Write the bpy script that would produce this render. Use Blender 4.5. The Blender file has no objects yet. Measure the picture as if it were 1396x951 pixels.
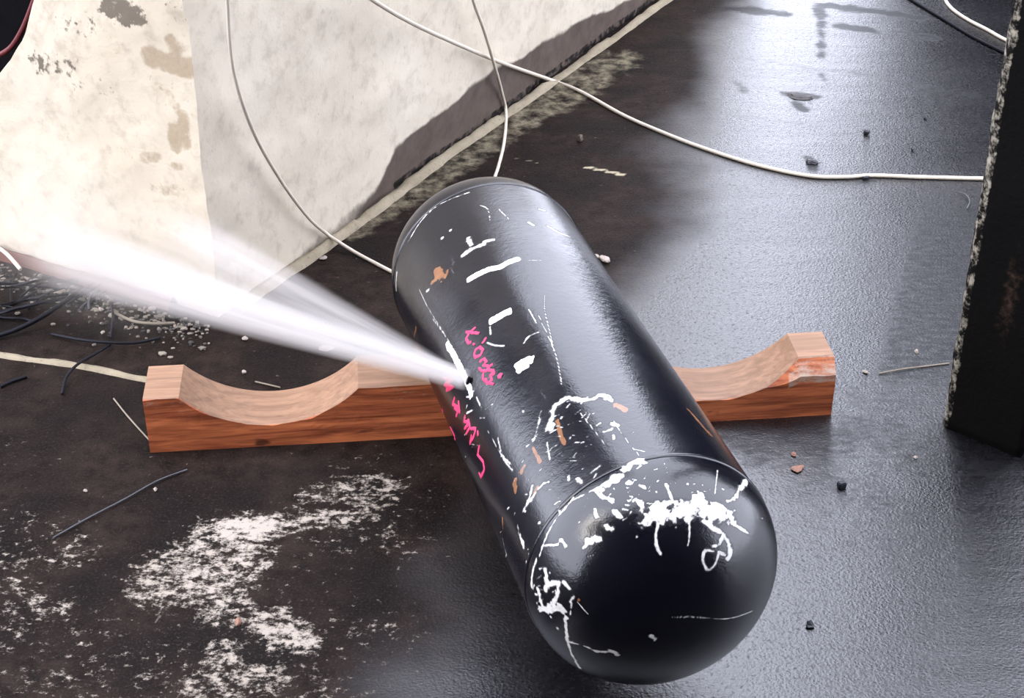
import bpy, bmesh, math, random
import numpy as np
from mathutils import Vector, Matrix
from mathutils.bvhtree import BVHTree

random.seed(7)
SC = bpy.context.scene
COL = SC.collection

# ------------------------------------------------------------------ camera, sky, light, exposure
FPX, PITCH, H = 2116.0, math.radians(32), 1.5      # focal length in pixels (1396 wide), downward pitch, eye height
cam = bpy.data.cameras.new('camera')
cam.sensor_width = 36.0
cam.lens = 36.0 * FPX / 1396.0
cam.clip_start = 0.05
cam_o = bpy.data.objects.new('camera', cam)
cam_o.location = (0, 0, H)
cam_o.rotation_euler = (math.pi / 2 - PITCH, 0, 0)
COL.objects.link(cam_o)
SC.camera = cam_o

w = bpy.data.worlds.new('sky'); SC.world = w; w.use_nodes = True
bg = w.node_tree.nodes['Background']
bg.inputs[0].default_value = (0.82, 0.85, 1.0, 1)      # bright overcast sky
bg.inputs[1].default_value = 7.0

sun = bpy.data.lights.new('sun', 'SUN'); sun.energy = 2.8; sun.angle = math.radians(25); sun.color = (1.0, 0.93, 0.82)
sun_o = bpy.data.objects.new('sun', sun)
sun_o.rotation_euler = Vector((0.80, 0.35, -0.75)).to_track_quat('-Z', 'Y').to_euler()
COL.objects.link(sun_o)

SC.view_settings.view_transform = 'Standard'
SC.view_settings.look = 'None'
SC.view_settings.exposure = 0.0
SC.view_settings.gamma = 1.0
SC.view_settings.use_curve_mapping = False
SC.cycles.volume_bounces = 2

# ------------------------------------------------------------------ measuring helpers (photo pixel -> place in the world)
cP, sP = math.cos(PITCH), math.sin(PITCH)
CAM = Vector((0, 0, H))
def ray(px, py):
    x, y = (px - 698) / FPX, -(py - 475.5) / FPX
    return (Vector((0, cP, -sP)) + x * Vector((1, 0, 0)) + y * Vector((0, sP, cP))).normalized()
def at(px, py, z=0.0):
    d = ray(px, py)
    return CAM + d * ((z - H) / d.z)
def on_plane(px, py, p0, n):
    d = ray(px, py)
    return CAM + d * ((p0 - CAM).dot(n) / d.dot(n))

# ------------------------------------------------------------------ numpy noise
def _hash(i, j, k, seed):
    h = (i * 374761393 + j * 668265263 + k * 2147483647 + seed * 974634777) & 0xffffffff
    h = ((h ^ (h >> 13)) * 1274126177) & 0xffffffff
    return ((h ^ (h >> 16)) & 0xffffff) / float(0xffffff)
def vnoise(P, seed=0):
    P = np.asarray(P, float); I = np.floor(P).astype(np.int64); F = P - I; F = F * F * (3 - 2 * F)
    out = np.zeros(len(P))
    for a in (0, 1):
        for b in (0, 1):
            for c in (0, 1):
                wgt = (F[:, 0] if a else 1 - F[:, 0]) * (F[:, 1] if b else 1 - F[:, 1]) * (F[:, 2] if c else 1 - F[:, 2])
                out += wgt * _hash(I[:, 0] + a, I[:, 1] + b, I[:, 2] + c, seed)
    return out
def fbm(P, scale, octv=4, seed=0):
    P = np.asarray(P, float); s = 0; amp = 1; tot = 0
    for o in range(octv):
        s = s + amp * vnoise(P * scale * 2 ** o + 17.3 * o, seed + o); tot += amp; amp *= .5
    return s / tot
def sstep(a, b, x):
    t = np.clip((x - a) / (b - a), 0, 1); return t * t * (3 - 2 * t)
def poly_dist(P, pts, radii):
    """distance to a polyline divided by its local half width"""
    best = np.full(len(P), 9.0)
    pts = [np.array(p) for p in pts]
    if len(pts) == 1: pts = [pts[0], pts[0] + 1e-5]; radii = [radii[0]] * 2
    for a, b, ra, rb in zip(pts[:-1], pts[1:], radii[:-1], radii[1:]):
        ab = b - a; t = np.clip(((P - a) @ ab) / max(ab @ ab, 1e-12), 0, 1)
        d = np.linalg.norm(P - a - t[:, None] * ab, axis=1)
        best = np.minimum(best, d / (ra + (rb - ra) * t))
    return best

# ------------------------------------------------------------------ object helpers
def link_mesh(name, verts, faces, mat=None, parent=None, smooth=False):
    me = bpy.data.meshes.new(name); me.from_pydata([tuple(v) for v in verts], [], faces); me.update()
    o = bpy.data.objects.new(name, me); COL.objects.link(o)
    if mat: me.materials.append(mat)
    if parent: o.parent = parent
    me.polygons.foreach_set('use_smooth', [bool(smooth)] * len(me.polygons))
    return o
def grid_mesh(name, X, nu, nv, mat, wrap=False, parent=None, smooth=True):
    """X: (nu*nv,3) array, row-major"""
    i = np.arange(nu - 1)[:, None]; nj = nv if wrap else nv - 1; j = np.arange(nj)[None, :]; jn = (j + 1) % nv
    F = np.stack([i * nv + j, (i + 1) * nv + j, (i + 1) * nv + jn, i * nv + jn], -1).reshape(-1, 4)
    me = bpy.data.meshes.new(name)
    me.vertices.add(len(X)); me.vertices.foreach_set('co', np.asarray(X, np.float32).ravel())
    me.loops.add(F.size); me.loops.foreach_set('vertex_index', F.ravel().astype(np.int32))
    me.polygons.add(len(F)); me.polygons.foreach_set('loop_start', (np.arange(len(F)) * 4).astype(np.int32))
    me.update(calc_edges=True)
    if smooth: me.polygons.foreach_set('use_smooth', np.ones(len(F), bool))
    me.materials.append(mat)
    o = bpy.data.objects.new(name, me); COL.objects.link(o)
    if parent: o.parent = parent
    return o
def attr(o, name, vals):
    a = o.data.attributes.new(name, 'FLOAT', 'POINT'); a.data.foreach_set('value', np.asarray(vals, np.float32))
def tag(o, label, cat, group=None, kind=None):
    o['label'] = label; o['category'] = cat
    if group: o['group'] = group
    if kind: o['kind'] = kind
    return o
def thing(name, label, cat, loc=(0, 0, 0), group=None):
    o = bpy.data.objects.new(name, None); o.empty_display_size = .05; o.location = loc; COL.objects.link(o)
    return tag(o, label, cat, group)
def smooth_path(P, n=10):
    P = [Vector(p) for p in P]; out = []
    for i in range(len(P) - 1):
        p0, p1, p2, p3 = P[max(i - 1, 0)], P[i], P[i + 1], P[min(i + 2, len(P) - 1)]
        for k in range(n):
            t = k / n
            out.append(.5 * ((2 * p1) + (p2 - p0) * t + (2 * p0 - 5 * p1 + 4 * p2 - p3) * t * t + (3 * p1 - p0 - 3 * p2 + p3) * t ** 3))
    out.append(P[-1]); return out
def tube_mesh(name, P, r, mat, sides=8, parent=None, taper=None, kink=0.0):
    verts, faces = [], []
    up = Vector((.12, .05, 1)).normalized(); n = len(P)
    for i, p in enumerate(P):
        t = (P[min(i + 1, n - 1)] - P[max(i - 1, 0)]).normalized()
        a = t.cross(up); a = a.normalized() if a.length > 1e-4 else Vector((1, 0, 0)); b = a.cross(t)
        rr = r * (1 if taper is None else taper(i / (n - 1)))
        for k in range(sides):
            an = 2 * math.pi * k / sides; verts.append(p + (a * math.cos(an) + b * math.sin(an)) * rr)
    for i in range(n - 1):
        for k in range(sides):
            faces.append((i * sides + k, i * sides + (k + 1) % sides, (i + 1) * sides + (k + 1) % sides, (i + 1) * sides + k))
    faces.append(tuple(range(sides))); faces.append(tuple(range((n - 1) * sides, n * sides))[::-1])
    return link_mesh(name, verts, faces, mat, parent, True)
def lump(name, loc, size, mat, seed=0, parent=None, rot=0.0, sub=2, rough=.35):
    """an irregular stone or crumb, resting on z = loc.z"""
    bm = bmesh.new(); bmesh.ops.create_icosphere(bm, subdivisions=sub, radius=1)
    rnd = random.Random(seed); ph = [rnd.uniform(0, 9) for _ in range(3)]
    for v in bm.verts:
        k = 1 + rough * (math.sin(2.3 * v.co.x + ph[0]) * math.cos(2.9 * v.co.y + ph[1]) + .5 * math.sin(4.1 * v.co.z + ph[2]))
        v.co = Vector((v.co.x * size[0], v.co.y * size[1], v.co.z * size[2])) * k
    lo = min(v.co.z for v in bm.verts)
    for v in bm.verts: v.co.z -= lo + .0008
    me = bpy.data.meshes.new(name); bm.to_mesh(me); bm.free(); me.materials.append(mat)
    o = bpy.data.objects.new(name, me); o.location = loc; o.rotation_euler.z = rot; COL.objects.link(o)
    if parent: o.parent = parent
    return o

# ------------------------------------------------------------------ material helpers
class NT:
    def __init__(s, name):
        s.m = bpy.data.materials.new(name); s.m.use_nodes = True; s.t = s.m.node_tree
        s.b = s.t.nodes['Principled BSDF']; s.out = s.t.nodes['Material Output']
        s.tc = s.t.nodes.new('ShaderNodeTexCoord')
    def n(s, kind, **kw):
        nd = s.t.nodes.new('ShaderNode' + kind)
        for k, v in kw.items(): setattr(nd, k, v)
        return nd
    def l(s, a, b): s.t.links.new(a, b)
    def set(s, sock, v):
        if hasattr(v, 'links') or isinstance(v, bpy.types.NodeSocket): s.l(v, sock)
        else: sock.default_value = v
    def mapping(s, scale=(1, 1, 1), rot=(0, 0, 0), src='Object'):
        m = s.n('Mapping'); s.l(s.tc.outputs[src], m.inputs[0]); m.inputs['Scale'].default_value = scale; m.inputs['Rotation'].default_value = rot
        return m.outputs[0]
    def noise(s, scale, detail=4, rough=.55, vec=None, dist=0):
        n = s.n('TexNoise'); n.inputs['Scale'].default_value = scale; n.inputs['Detail'].default_value = detail
        n.inputs['Roughness'].default_value = rough; n.inputs['Distortion'].default_value = dist
        s.l(vec if vec is not None else s.tc.outputs['Object'], n.inputs['Vector']); return n.outputs['Fac']
    def voro(s, scale, vec=None, feature='F1'):
        n = s.n('TexVoronoi', feature=feature); n.inputs['Scale'].default_value = scale
        s.l(vec if vec is not None else s.tc.outputs['Object'], n.inputs['Vector']); return n.outputs['Distance']
    def math(s, op, a, b=0.0, clamp=False):
        n = s.n('Math', operation=op); n.use_clamp = clamp; s.set(n.inputs[0], a); s.set(n.inputs[1], b); return n.outputs[0]
    def ramp(s, fac, lo, hi, v0=0.0, v1=1.0):
        n = s.n('MapRange', interpolation_type='SMOOTHSTEP'); s.l(fac, n.inputs[0])
        n.inputs[1].default_value = lo; n.inputs[2].default_value = hi; n.inputs[3].default_value = v0; n.inputs[4].default_value = v1
        return n.outputs[0]
    def mix(s, fac, a, b):
        n = s.n('Mix', data_type='RGBA'); s.set(n.inputs[0], fac)
        for sk, v in ((n.inputs[6], a), (n.inputs[7], b)):
            if isinstance(v, tuple): sk.default_value = (*v, 1) if len(v) == 3 else v
            else: s.l(v, sk)
        return n.outputs[2]
    def attr(s, name):
        n = s.n('Attribute'); n.attribute_name = name; return n.outputs['Fac']
    def bump(s, h, strength, dist=.002, prev=None):
        n = s.n('Bump'); n.inputs['Strength'].default_value = strength; n.inputs['Distance'].default_value = dist
        s.l(h, n.inputs['Height'])
        if prev is not None: s.l(prev, n.inputs['Normal'])
        return n.outputs[0]
    def finish(s, color=None, rough=None, normal=None, spec=None, metal=None):
        for nm, v in (('Base Color', color), ('Roughness', rough), ('Normal', normal), ('Specular IOR Level', spec), ('Metallic', metal)):
            if v is None: continue
            if isinstance(v, tuple): v = (*v, 1)
            s.set(s.b.inputs[nm], v)
        return s.m
def plain(name, c, rough=.6, var=.25, scale=60, spec=.4):
    t = NT(name); n = t.noise(scale)
    col = t.mix(n, tuple(x * (1 - var) for x in c), tuple(min(1, x * (1 + var)) for x in c))
    return t.finish(col, rough, t.bump(n, .2, .001), spec)

# ================================================================== THE SETTING
# ---- floor: wet black ground, browner and drier towards the wall, chalky white crust in the foreground
def floor_material():
    t = NT('wet_ground')
    dry, white, line = t.attr('dry'), t.attr('crust'), t.attr('pale')
    big, mid, fine = t.noise(3, 5), t.noise(28, 5, .65), t.noise(260, 3, .6)
    black = t.mix(mid, (.0012, .0012, .0016), (.004, .0039, .005))
    brown = t.mix(t.ramp(mid, .3, .75), (.0045, .0026, .0021), (.019, .0118, .0094))
    brown = t.mix(t.ramp(t.noise(7, 4), .42, .62, 0, .7), brown, (.0022, .0016, .0016))
    brown = t.mix(t.ramp(fine, .5, .75, 0, .5), brown, (.04, .03, .025))
    col = t.mix(dry, black, brown)
    speck = t.ramp(t.noise(95, 4, .6), .66, .76)
    col = t.mix(t.math('MULTIPLY', speck, t.math('MULTIPLY', dry, .5)), col, (.20, .17, .145))
    # crust: the attribute gives the local density, fine noise breaks it up
    streak = t.noise(1, 6, .72, t.mapping((42, 60, 60), (0, 0, .25)))
    th = t.math('ADD', t.math('MULTIPLY', streak, .6), t.math('MULTIPLY', t.noise(120, 5, .75), .4))
    cm = t.ramp(t.math('ADD', th, t.math('MULTIPLY', white, .25)), .65, .77)
    cm = t.math('MULTIPLY', cm, t.ramp(white, .02, .18))
    col = t.mix(cm, col, t.mix(big, (.20, .165, .13), (.38, .34, .295)))
    pl = t.ramp(t.math('ADD', t.math('MULTIPLY', line, .8), t.math('MULTIPLY', mid, .5)), .5, .85)
    col = t.mix(pl, col, t.mix(fine, (.20, .17, .11), (.40, .35, .24)))
    film = t.ramp(t.math('ADD', t.math('MULTIPLY', t.attr('film'), .6), t.math('MULTIPLY', t.noise(1, 5, .75, t.mapping((38, 80, 60))), .85)), .50, .86)
    spk = t.ramp(t.noise(120, 4, .7), .52, .70, 0, .75)
    film = t.math('MAXIMUM', film, spk)
    ro = t.math('ADD', t.math('MULTIPLY', dry, .34), t.math('ADD', .17, t.math('MULTIPLY', big, .16)))
    ro = t.math('ADD', ro, t.math('MULTIPLY', cm, .4), True)
    ro = t.math('ADD', ro, t.math('MULTIPLY', film, .22), True)
    sp = t.math('SUBTRACT', .95, t.math('MULTIPLY', t.math('MAXIMUM', t.math('MULTIPLY', dry, .88), t.math('MULTIPLY', film, .62)), 1.0))
    grit = t.math('ADD', t.math('MULTIPLY', t.noise(1, 3, .65, t.mapping((190, 330, 200))), .9), t.math('MULTIPLY', t.voro(230), .35))
    n0 = t.bump(t.noise(1, 3, .5, t.mapping((2.2, 11, 1))), .22, .012)
    n1 = t.bump(mid, .05, .01, n0)
    n2 = t.bump(grit, .55, .0016, n1)
    t.b.inputs['IOR'].default_value = 1.5
    return t.finish(col, ro, n2, sp)
FLOOR = floor_material()
gx = np.concatenate([np.linspace(-9, -1.6, 24)[:-1], np.arange(-1.6, 1.7, .012), np.linspace(1.72, 9, 24)])
gy = np.concatenate([np.linspace(-6, .9, 24)[:-1], np.arange(.9, 4.6, .012), np.linspace(4.62, 16, 30)])
GX, GY = np.meshgrid(gx, gy, indexing='ij')
FP = np.stack([GX.ravel(), GY.ravel(), np.zeros(GX.size)], 1)
def fblob(pix, rad):                     # soft patch on the floor along pixel polyline, half width in metres
    return poly_dist(FP, [at(*p) for p in pix], [rad] * max(2, len(pix)))
warp = fbm(FP, 5, 4, 3) - .5
# boundary of the dry brown side: runs from beyond the cable down behind the cylinder to the lower left, widened under the cylinder to darken its shadow zone
bl = [at(*p) for p in ((1090, -120), (1000, 40), (960, 170), (935, 300), (860, 420), (730, 560), (715, 680), (700, 780), (640, 850), (540, 930), (500, 1100), (480, 1300))]
bx = np.interp(FP[:, 1], [p.y for p in bl][::-1], [p.x for p in bl][::-1])
dry = 1 - sstep(-.13, .07, FP[:, 0] - bx + warp * .25)
crust = np.zeros(len(FP))
for pix, rad, amt in (
        (((225, 790), (290, 760), (305, 730)), .085, .80), (((318, 718), (360, 716)), .035, 1.1), (((390, 712), (470, 705), (500, 700)), .035, .8),
        (((420, 672), (520, 665)), .045, .72), (((300, 740), (300, 830)), .05, .75), (((440, 740), (520, 745)), .06, .45), (((370, 850), (410, 870)), .045, .85),
        (((300, 890), (300, 900)), .035, .8), (((260, 935), (320, 940)), .04, .7), (((470, 850), (540, 860)), .05, .5), (((80, 760), (110, 750)), .05, .6),
        (((10, 775), (15, 860)), .06, .55), (((40, 815), (80, 830)), .04, .6), (((20, 930), (160, 930)), .05, .5), (((340, 920), (370, 925)), .03, .8),
        (((420, 690), (560, 750)), .09, .50), (((60, 860), (160, 900)), .12, .45), (((200, 930), (420, 950)), .10, .5), (((480, 900), (560, 930)), .05, .35), (((160, 680), (250, 690)), .10, .18), (((450, 800), (560, 760)), .12, .28), (((200, 850), (350, 860)), .2, .2), (((480, 640), (600, 690)), .07, .35),
        (((20, 610), (60, 630)), .05, .32), (((0, 720), (100, 740)), .08, .45), (((0, 800), (140, 880)), .10, .40), (((380, 600), (470, 604)), .03, .25), (((330, 800), (460, 790)), .1, .35)):
    crust = np.maximum(crust, amt * (1 - sstep(.35, 1.5, fblob(pix, rad) + warp * 1.2)))
pale = np.zeros(len(FP))
for pix, rad, amt in ((((800, 228), (850, 238)), .010, .8), (((700, 215), (735, 222)), .007, .5), (((870, 80), (920, 60)), .03, .25),
                      (((480, 310), (600, 235), (720, 160), (840, 80)), .09, .43), (((110, 430), (230, 440)), .05, .3)):
    pale = np.maximum(pale, amt * (1 - sstep(.4, 1.4, fblob(pix, rad) + warp * .8)))
warp2 = fbm(FP, 26, 3, 8) - .5
film = np.zeros(len(FP))                 # places where the water film is broken
for pix, rad, amt in ((((1000, 12), (1060, 18)), .02, .8), (((1130, 8), (1180, 14), (1260, 24)), .018, .9), (((1150, 36), (1190, 42)), .016, .8), (((1220, 42), (1270, 52)), .014, .6),
                      (((1118, 10), (1120, 80)), .012, .7), (((1075, 128), (1110, 132)), .02, .9), (((1085, 140), (1095, 150)), .012, .9), (((1105, 215), (1108, 232)), .012, .7),
                      (((1120, 100), (1128, 112)), .014, .6), (((1000, 110), (1020, 128)), .012, .5), (((1170, 250), (1190, 246)), .008, .6), (((1000, 78), (1140, 96), (1330, 130)), .016, .32),
                      (((990, 155), (1120, 172)), .012, .28), (((1100, 590), (1250, 600)), .10, .45), (((1130, 640), (1230, 720)), .07, .35), (((1020, 600), (1140, 590)), .05, .5)):
    film = np.maximum(film, amt * (1 - sstep(.1, 2.3, fblob(pix, rad) + warp * 1.2 + warp2 * 2.6)))
e0, e1 = at(1240, 300), at(1192, 490)
side = (FP[:, 0] - e0.x) * (e1.y - e0.y) - (FP[:, 1] - e0.y) * (e1.x - e0.x)
side = -side / math.hypot(e1.x - e0.x, e1.y - e0.y)
film = np.maximum(film, .55 * sstep(-.02, .03, side) * sstep(e1.y - .25, e1.y, FP[:, 1]) * (1 - sstep(e0.y - .15, e0.y + .45, FP[:, 1])))
FP[:, 2] = 0
floor = grid_mesh('floor', FP, len(gx), len(gy), FLOOR)
floor['kind'] = 'structure'
attr(floor, 'dry', dry); attr(floor, 'crust', crust); attr(floor, 'pale', pale); attr(floor, 'film', film)

# ---- white wall: a pier with a corner towards the camera, both ends sloping down
CORNER = at(300, 432)
dR = Vector((.4787, .8780, 0)); dL = Vector((-.8862, .4633, 0))     # along the right face, along the left face
nR = Vector((dR.y, -dR.x, 0)); nL = Vector((-dL.y, dL.x, 0)); nL = -nL if nL.y > 0 else nL
def wall_material():
    t = NT('limewashed_wall')
    stain, blot, speck = t.attr('damp'), t.attr('blotch'), t.attr('speck')
    big, mid, fine = t.noise(4, 5), t.noise(26, 5, .65), t.noise(140, 4, .65)
    base = t.mix(big, (.40, .345, .262), (.575, .52, .425))
    base = t.mix(t.ramp(mid, .46, .72, 0, .5), base, (.30, .255, .20))
    pits = t.ramp(t.noise(1, 4, .7, t.mapping((85, 85, 42))), .64, .74, 0, .6)
    base = t.mix(pits, base, (.22, .19, .15))
    bm_ = t.ramp(t.math('ADD', t.math('MULTIPLY', blot, .55), t.math('MULTIPLY', t.noise(45, 5, .7), .75)), .57, .84, 0, .9)
    base = t.mix(bm_, base, t.mix(fine, (.23, .18, .12), (.36, .29, .20)))
    sm = t.ramp(t.math('ADD', t.math('MULTIPLY', speck, .5), t.math('MULTIPLY', t.noise(75, 3, .6), .7)), .68, .80, 0, .85)
    base = t.mix(sm, base, (.07, .055, .04))
    dm = t.ramp(t.math('ADD', t.math('MULTIPLY', stain, .9), t.math('MULTIPLY', mid, .35)), .48, .82)
    base = t.mix(dm, base, t.mix(mid, (.032, .023, .020), (.115, .088, .070)))
    bk = t.ramp(t.math('ADD', t.math('MULTIPLY', t.attr('crack'), .8), t.math('MULTIPLY', t.noise(55, 3), .5)), .78, .88)
    base = t.mix(bk, base, (.004, .003, .003))
    nn = t.bump(mid, .35, .004); nn = t.bump(fine, .35, .0015, nn)
    return t.finish(base, t.math('SUBTRACT', .85, t.math('MULTIPLY', dm, .3)), nn, .25)
WALL = wall_material()
hR_s = np.array([0, .13, .25, .44, .9, 1.37, 1.44, 1.57, 1.675, 1.80, 1.92]) * H
hR_h = np.array([.74, .73, .72, .74, .73, .71, .68, .57, .35, .20, .01]) * H
hL_s = np.array([0, .14, .20, .227, .25, .30, .36, .46, .60]) * H
hL_h = np.array([.74, .56, .43, .375, .325, .272, .20, .10, .01]) * H
def wall_slab(name, d, back, S, Hh, smax, step):
    ns = int(smax / step); nz = 150
    s = np.linspace(0, smax, ns); top = np.interp(s, S, Hh)
    jag = (fbm(np.stack([s, s * 0, s * 0 + (3 if name == 'wall_left' else 9)], 1), 9, 3, 5) - .5) * .05
    jag *= sstep(.2, .5, s); top = np.maximum(top + jag, .01)
    v = np.linspace(0, 1, nz) ** 1.25
    SS, VV = np.meshgrid(s, v, indexing='ij'); ZZ = VV * top[:, None]
    P = np.array(CORNER)[None, :] + SS.ravel()[:, None] * np.array(d)[None, :]
    P[:, 2] = ZZ.ravel()
    for ax, sd in ((0, 11), (1, 12)):
        P[:, ax] += (fbm(P + 40, 6, 4, sd) - .5) * .018
    return P, s, ns, nz
def close_back(o, ns, nz, d, thick, smax):
    """give the face a thickness: mitred at the corner, rim over top and far end"""
    bm = bmesh.new(); bm.from_mesh(o.data); bm.verts.ensure_lookup_table()
    rim = [0 * nz + j for j in range(nz)] + [i * nz + nz - 1 for i in range(1, ns)] + [(ns - 1) * nz + j for j in range(nz - 2, -1, -1)] + [i * nz for i in range(ns - 2, 0, -1)]
    nv = {}; ov = {k: bm.verts[k] for k in rim}; ov = {k: bm.verts.new(ov[k].co) for k in rim}
    for k in rim:
        i = k // nz
        nv[k] = bm.verts.new(ov[k].co + thick * (d[1] + d[0] * (1 - i / (ns - 1))))
    for a, b in zip(rim, rim[1:] + rim[:1]):
        bm.faces.new((ov[a], ov[b], nv[b], nv[a]))
    bm.faces.new([nv[k] for k in rim][::-1])
    bm.to_mesh(o.data); bm.free(); o.data.update()
    return rim
def wall(name, d, other, S, Hh, smax):
    P, s, ns, nz = wall_slab(name, d, other, S, Hh, smax, .012)
    o = grid_mesh(name, P, ns, nz, WALL)
    rim = close_back(o, ns, nz, (d, other), .14, smax)
    o['kind'] = 'structure'
    return o, np.concatenate([P, np.array([P[k] for k in rim]), np.array([P[k] for k in rim])])
wl, PL = wall('wall_left', dL, dR, hL_s, hL_h, .60 * H)
wr, PR = wall('wall_right', dR, dL, hR_s, hR_h, 1.92 * H)
def wall_px(P, pix, rad, n):
    return poly_dist(P, [on_plane(px, py, CORNER, n) for px, py in pix], [rad] * max(2, len(pix)))
wz = fbm(PR, 7, 4, 21) - .5
dampR = np.zeros(len(PR))
# damp tide-mark above the foot of the right face
tide = [(330, 395), (400, 345), (470, 290), (510, 258), (540, 200), (600, 150), (660, 105), (720, 68), (790, 32), (860, -2), (930, -40)]
tp = [on_plane(px, py, CORNER, nR) for px, py in tide]
ts = [(p - CORNER).dot(dR) for p in tp]
sR = (PR - np.array(CORNER)) @ np.array(dR)
hd = np.interp(sR, ts, [p.z for p in tp])
strength = np.interp(sR, [ts[0], ts[2], ts[3], ts[4], ts[-1]], [.35, .5, .9, 1.0, 1.0])
dampR = strength * (1 - sstep(-.022, .022, PR[:, 2] - hd - wz * .06))
dampR = np.maximum(dampR, .5 * (1 - sstep(.0, .06, PR[:, 2] + wz * .1)) * sstep(.1, .3, sR))
crackR = np.maximum((1 - sstep(.015, .03, PR[:, 2])) * sstep(ts[3], ts[4], sR) * .75, 0)
z0 = np.zeros(len(PR))
spR = .25 * sstep(.35, .7, fbm(PR, 3, 3, 31))
attr(wr, 'damp', dampR); attr(wr, 'blotch', z0); attr(wr, 'speck', spR); attr(wr, 'crack', crackR)
blotL = np.zeros(len(PL))
for pix, rad, amt in ((((205, 78), (240, 90), (272, 97)), .022, 1.0), (((232, 55), (238, 70)), .014, .9), (((235, 175), (240, 200), (250, 160), (255, 195)), .016, .9),
                      (((195, 215), (215, 213)), .014, .7), (((236, 140), (243, 150)), .014, .6), (((210, 258), (245, 260)), .014, .6), (((235, 225), (248, 228)), .010, .7),
                      (((215, 115), (232, 130)), .010, .6), (((250, 305), (275, 320)), .02, .35), (((255, 15), (250, 60)), .02, .45), (((170, 50), (100, 80)), .03, .35)):
    blotL = np.maximum(blotL, amt * (1 - sstep(.5, 1.4, wall_px(PL, pix, rad, nL))))
spL = np.zeros(len(PL))
for pix, rad, amt in ((((150, 10), (185, 20)), .03, 1.0), (((165, 10), (170, 28)), .014, 1.15), (((50, 85), (95, 90)), .03, .75), (((85, 40), (130, 30)), .04, .6),
                      (((105, 118), (155, 120)), .03, .6), (((60, 60), (120, 60)), .05, .4), (((55, 85), (62, 90)), .008, 1.1), (((230, 10), (255, 20)), .02, .6)):
    spL = np.maximum(spL, amt * (1 - sstep(.4, 1.5, wall_px(PL, pix, rad, nL))))
sL = (PL - np.array(CORNER)) @ np.array(dL)
foot = (1 - sstep(.0, .035, PL[:, 2])) * .45
attr(wl, 'damp', foot); attr(wl, 'blotch', blotL); attr(wl, 'speck', spL); attr(wl, 'crack', np.zeros(len(PL)))

# ---- mortar fillet along the foot of the right face, broken by dark gaps
def mortar_material():
    t = NT('pale_mortar'); a, b = t.noise(18, 5, .65), t.noise(160, 4, .6)
    col = t.mix(a, (.11, .088, .058), (.30, .26, .185)); col = t.mix(t.ramp(b, .55, .7, 0, .6), col, (.10, .08, .06))
    return t.finish(col, .85, t.bump(b, .5, .002), .2)
MORTAR = mortar_material()
def strip(name, P, width, height, seed, gap=None):
    P = smooth_path(P, 14); nS = len(P); prof = [(-1, -.08), (-.75, .5), (-.3, .95), (.2, 1.0), (.65, .6), (1, -.08)]
    X = []
    for i, p in enumerate(P):
        t = (P[min(i + 1, nS - 1)] - P[max(i - 1, 0)]).normalized(); a = Vector((t.y, -t.x, 0))
        g = gap(i / (nS - 1)) if gap else 1
        for k, (u, h) in enumerate(prof):
            q = np.array([[p.x, p.y, k * .37 + seed]])
            m = .55 + .9 * fbm(q, 22, 4, seed)[0]
            X.append(p + a * (u * width * m) + Vector((0, 0, max(h, -.02) * height * m * g if h > 0 else -.002)))
    o = grid_mesh(name, X, nS, len(prof), MORTAR); o['kind'] = 'structure'; return o
def gapf(t):
    v = fbm(np.array([[t * 30, 0, 0]]), 1.3, 3, 77)[0]
    return .25 + .75 * float(sstep(.35, .55, v)) if .3 < t < .85 else 1.0
foot_line = [at(px, py + 6) for px, py in ((322, 418), (360, 388), (420, 348), (470, 312), (530, 268), (600, 214), (660, 172), (720, 130), (790, 80), (860, 30), (930, -22), (1000, -75))]
strip('trim_1', foot_line, .016, .012, 5, gapf)
strip('trim_2', [at(px, py) for px, py in ((-40, 478), (0, 484), (40, 490), (90, 496), (140, 505), (175, 513), (212, 520))], .010, .004, 9)
# reddish-brown kerb strip at the foot of the left face
RED = plain('red_oxide_kerb', (.085, .034, .024), .75, .45, 40, .2)
kerb = [CORNER + dL * s + nL * .012 for s in (.10, .2, .3, .42, .55, .68)]
o = strip('trim_3', [Vector((p.x, p.y, 0)) for p in kerb], .014, .020, 14); o.data.materials[0] = RED

# ---- plain black wall added behind the pier's sloping end, tall to darken reflections
t = NT('matt_black'); nz_ = t.noise(20, 4)
MATT_BLACK = t.finish(t.mix(nz_, (.001, .001, .0015), (.004, .0034, .004)), .9, t.bump(nz_, .3, .003), .04)
def box(name, c, ex, ey, size, mat, parent=None, bev=.0):
    bm = bmesh.new(); bmesh.ops.create_cube(bm, size=1)
    for v in bm.verts: v.co = Vector((v.co.x * size[0], v.co.y * size[1], (v.co.z + .5) * size[2]))
    if bev: bmesh.ops.bevel(bm, geom=bm.edges[:], offset=bev, segments=2, affect='EDGES')
    me = bpy.data.meshes.new(name); bm.to_mesh(me); bm.free(); me.materials.append(mat)
    o = bpy.data.objects.new(name, me); COL.objects.link(o)
    o.matrix_world = Matrix(((ex.x, ey.x, 0, c.x), (ex.y, ey.y, 0, c.y), (0, 0, 1, c.z), (0, 0, 0, 1)))
    if parent: o.parent = parent
    return o
backdrop = box('dark_backdrop', CORNER + dR * .50 + dL * 2.25, dL, dR, (4.0, .12, 3.2), MATT_BLACK); backdrop['kind'] = 'structure'
o = box('sky_blocker_right', Vector((4.30, 6.2, 0)), Vector((1, 0, 0)), Vector((0, 1, 0)), (5.6, .2, 4.1), MATT_BLACK); o['kind'] = 'structure'  # added out of view to block sky reflected in the right-hand ground
Z = Vector((0, 0, 1))
pr = lambda px, py: on_plane(px, py, CORNER + dR * .35, nL)
hose = tube_mesh('hose', smooth_path([pr(60, -40), pr(45, 5), pr(28, 45), pr(8, 70), pr(-30, 85)], 8), .006, plain('dark_red_rubber', (.09, .012, .014), .5), 8)
tag(hose, 'dark red hose crossing the black gap beyond the white wall', 'hose')

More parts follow.
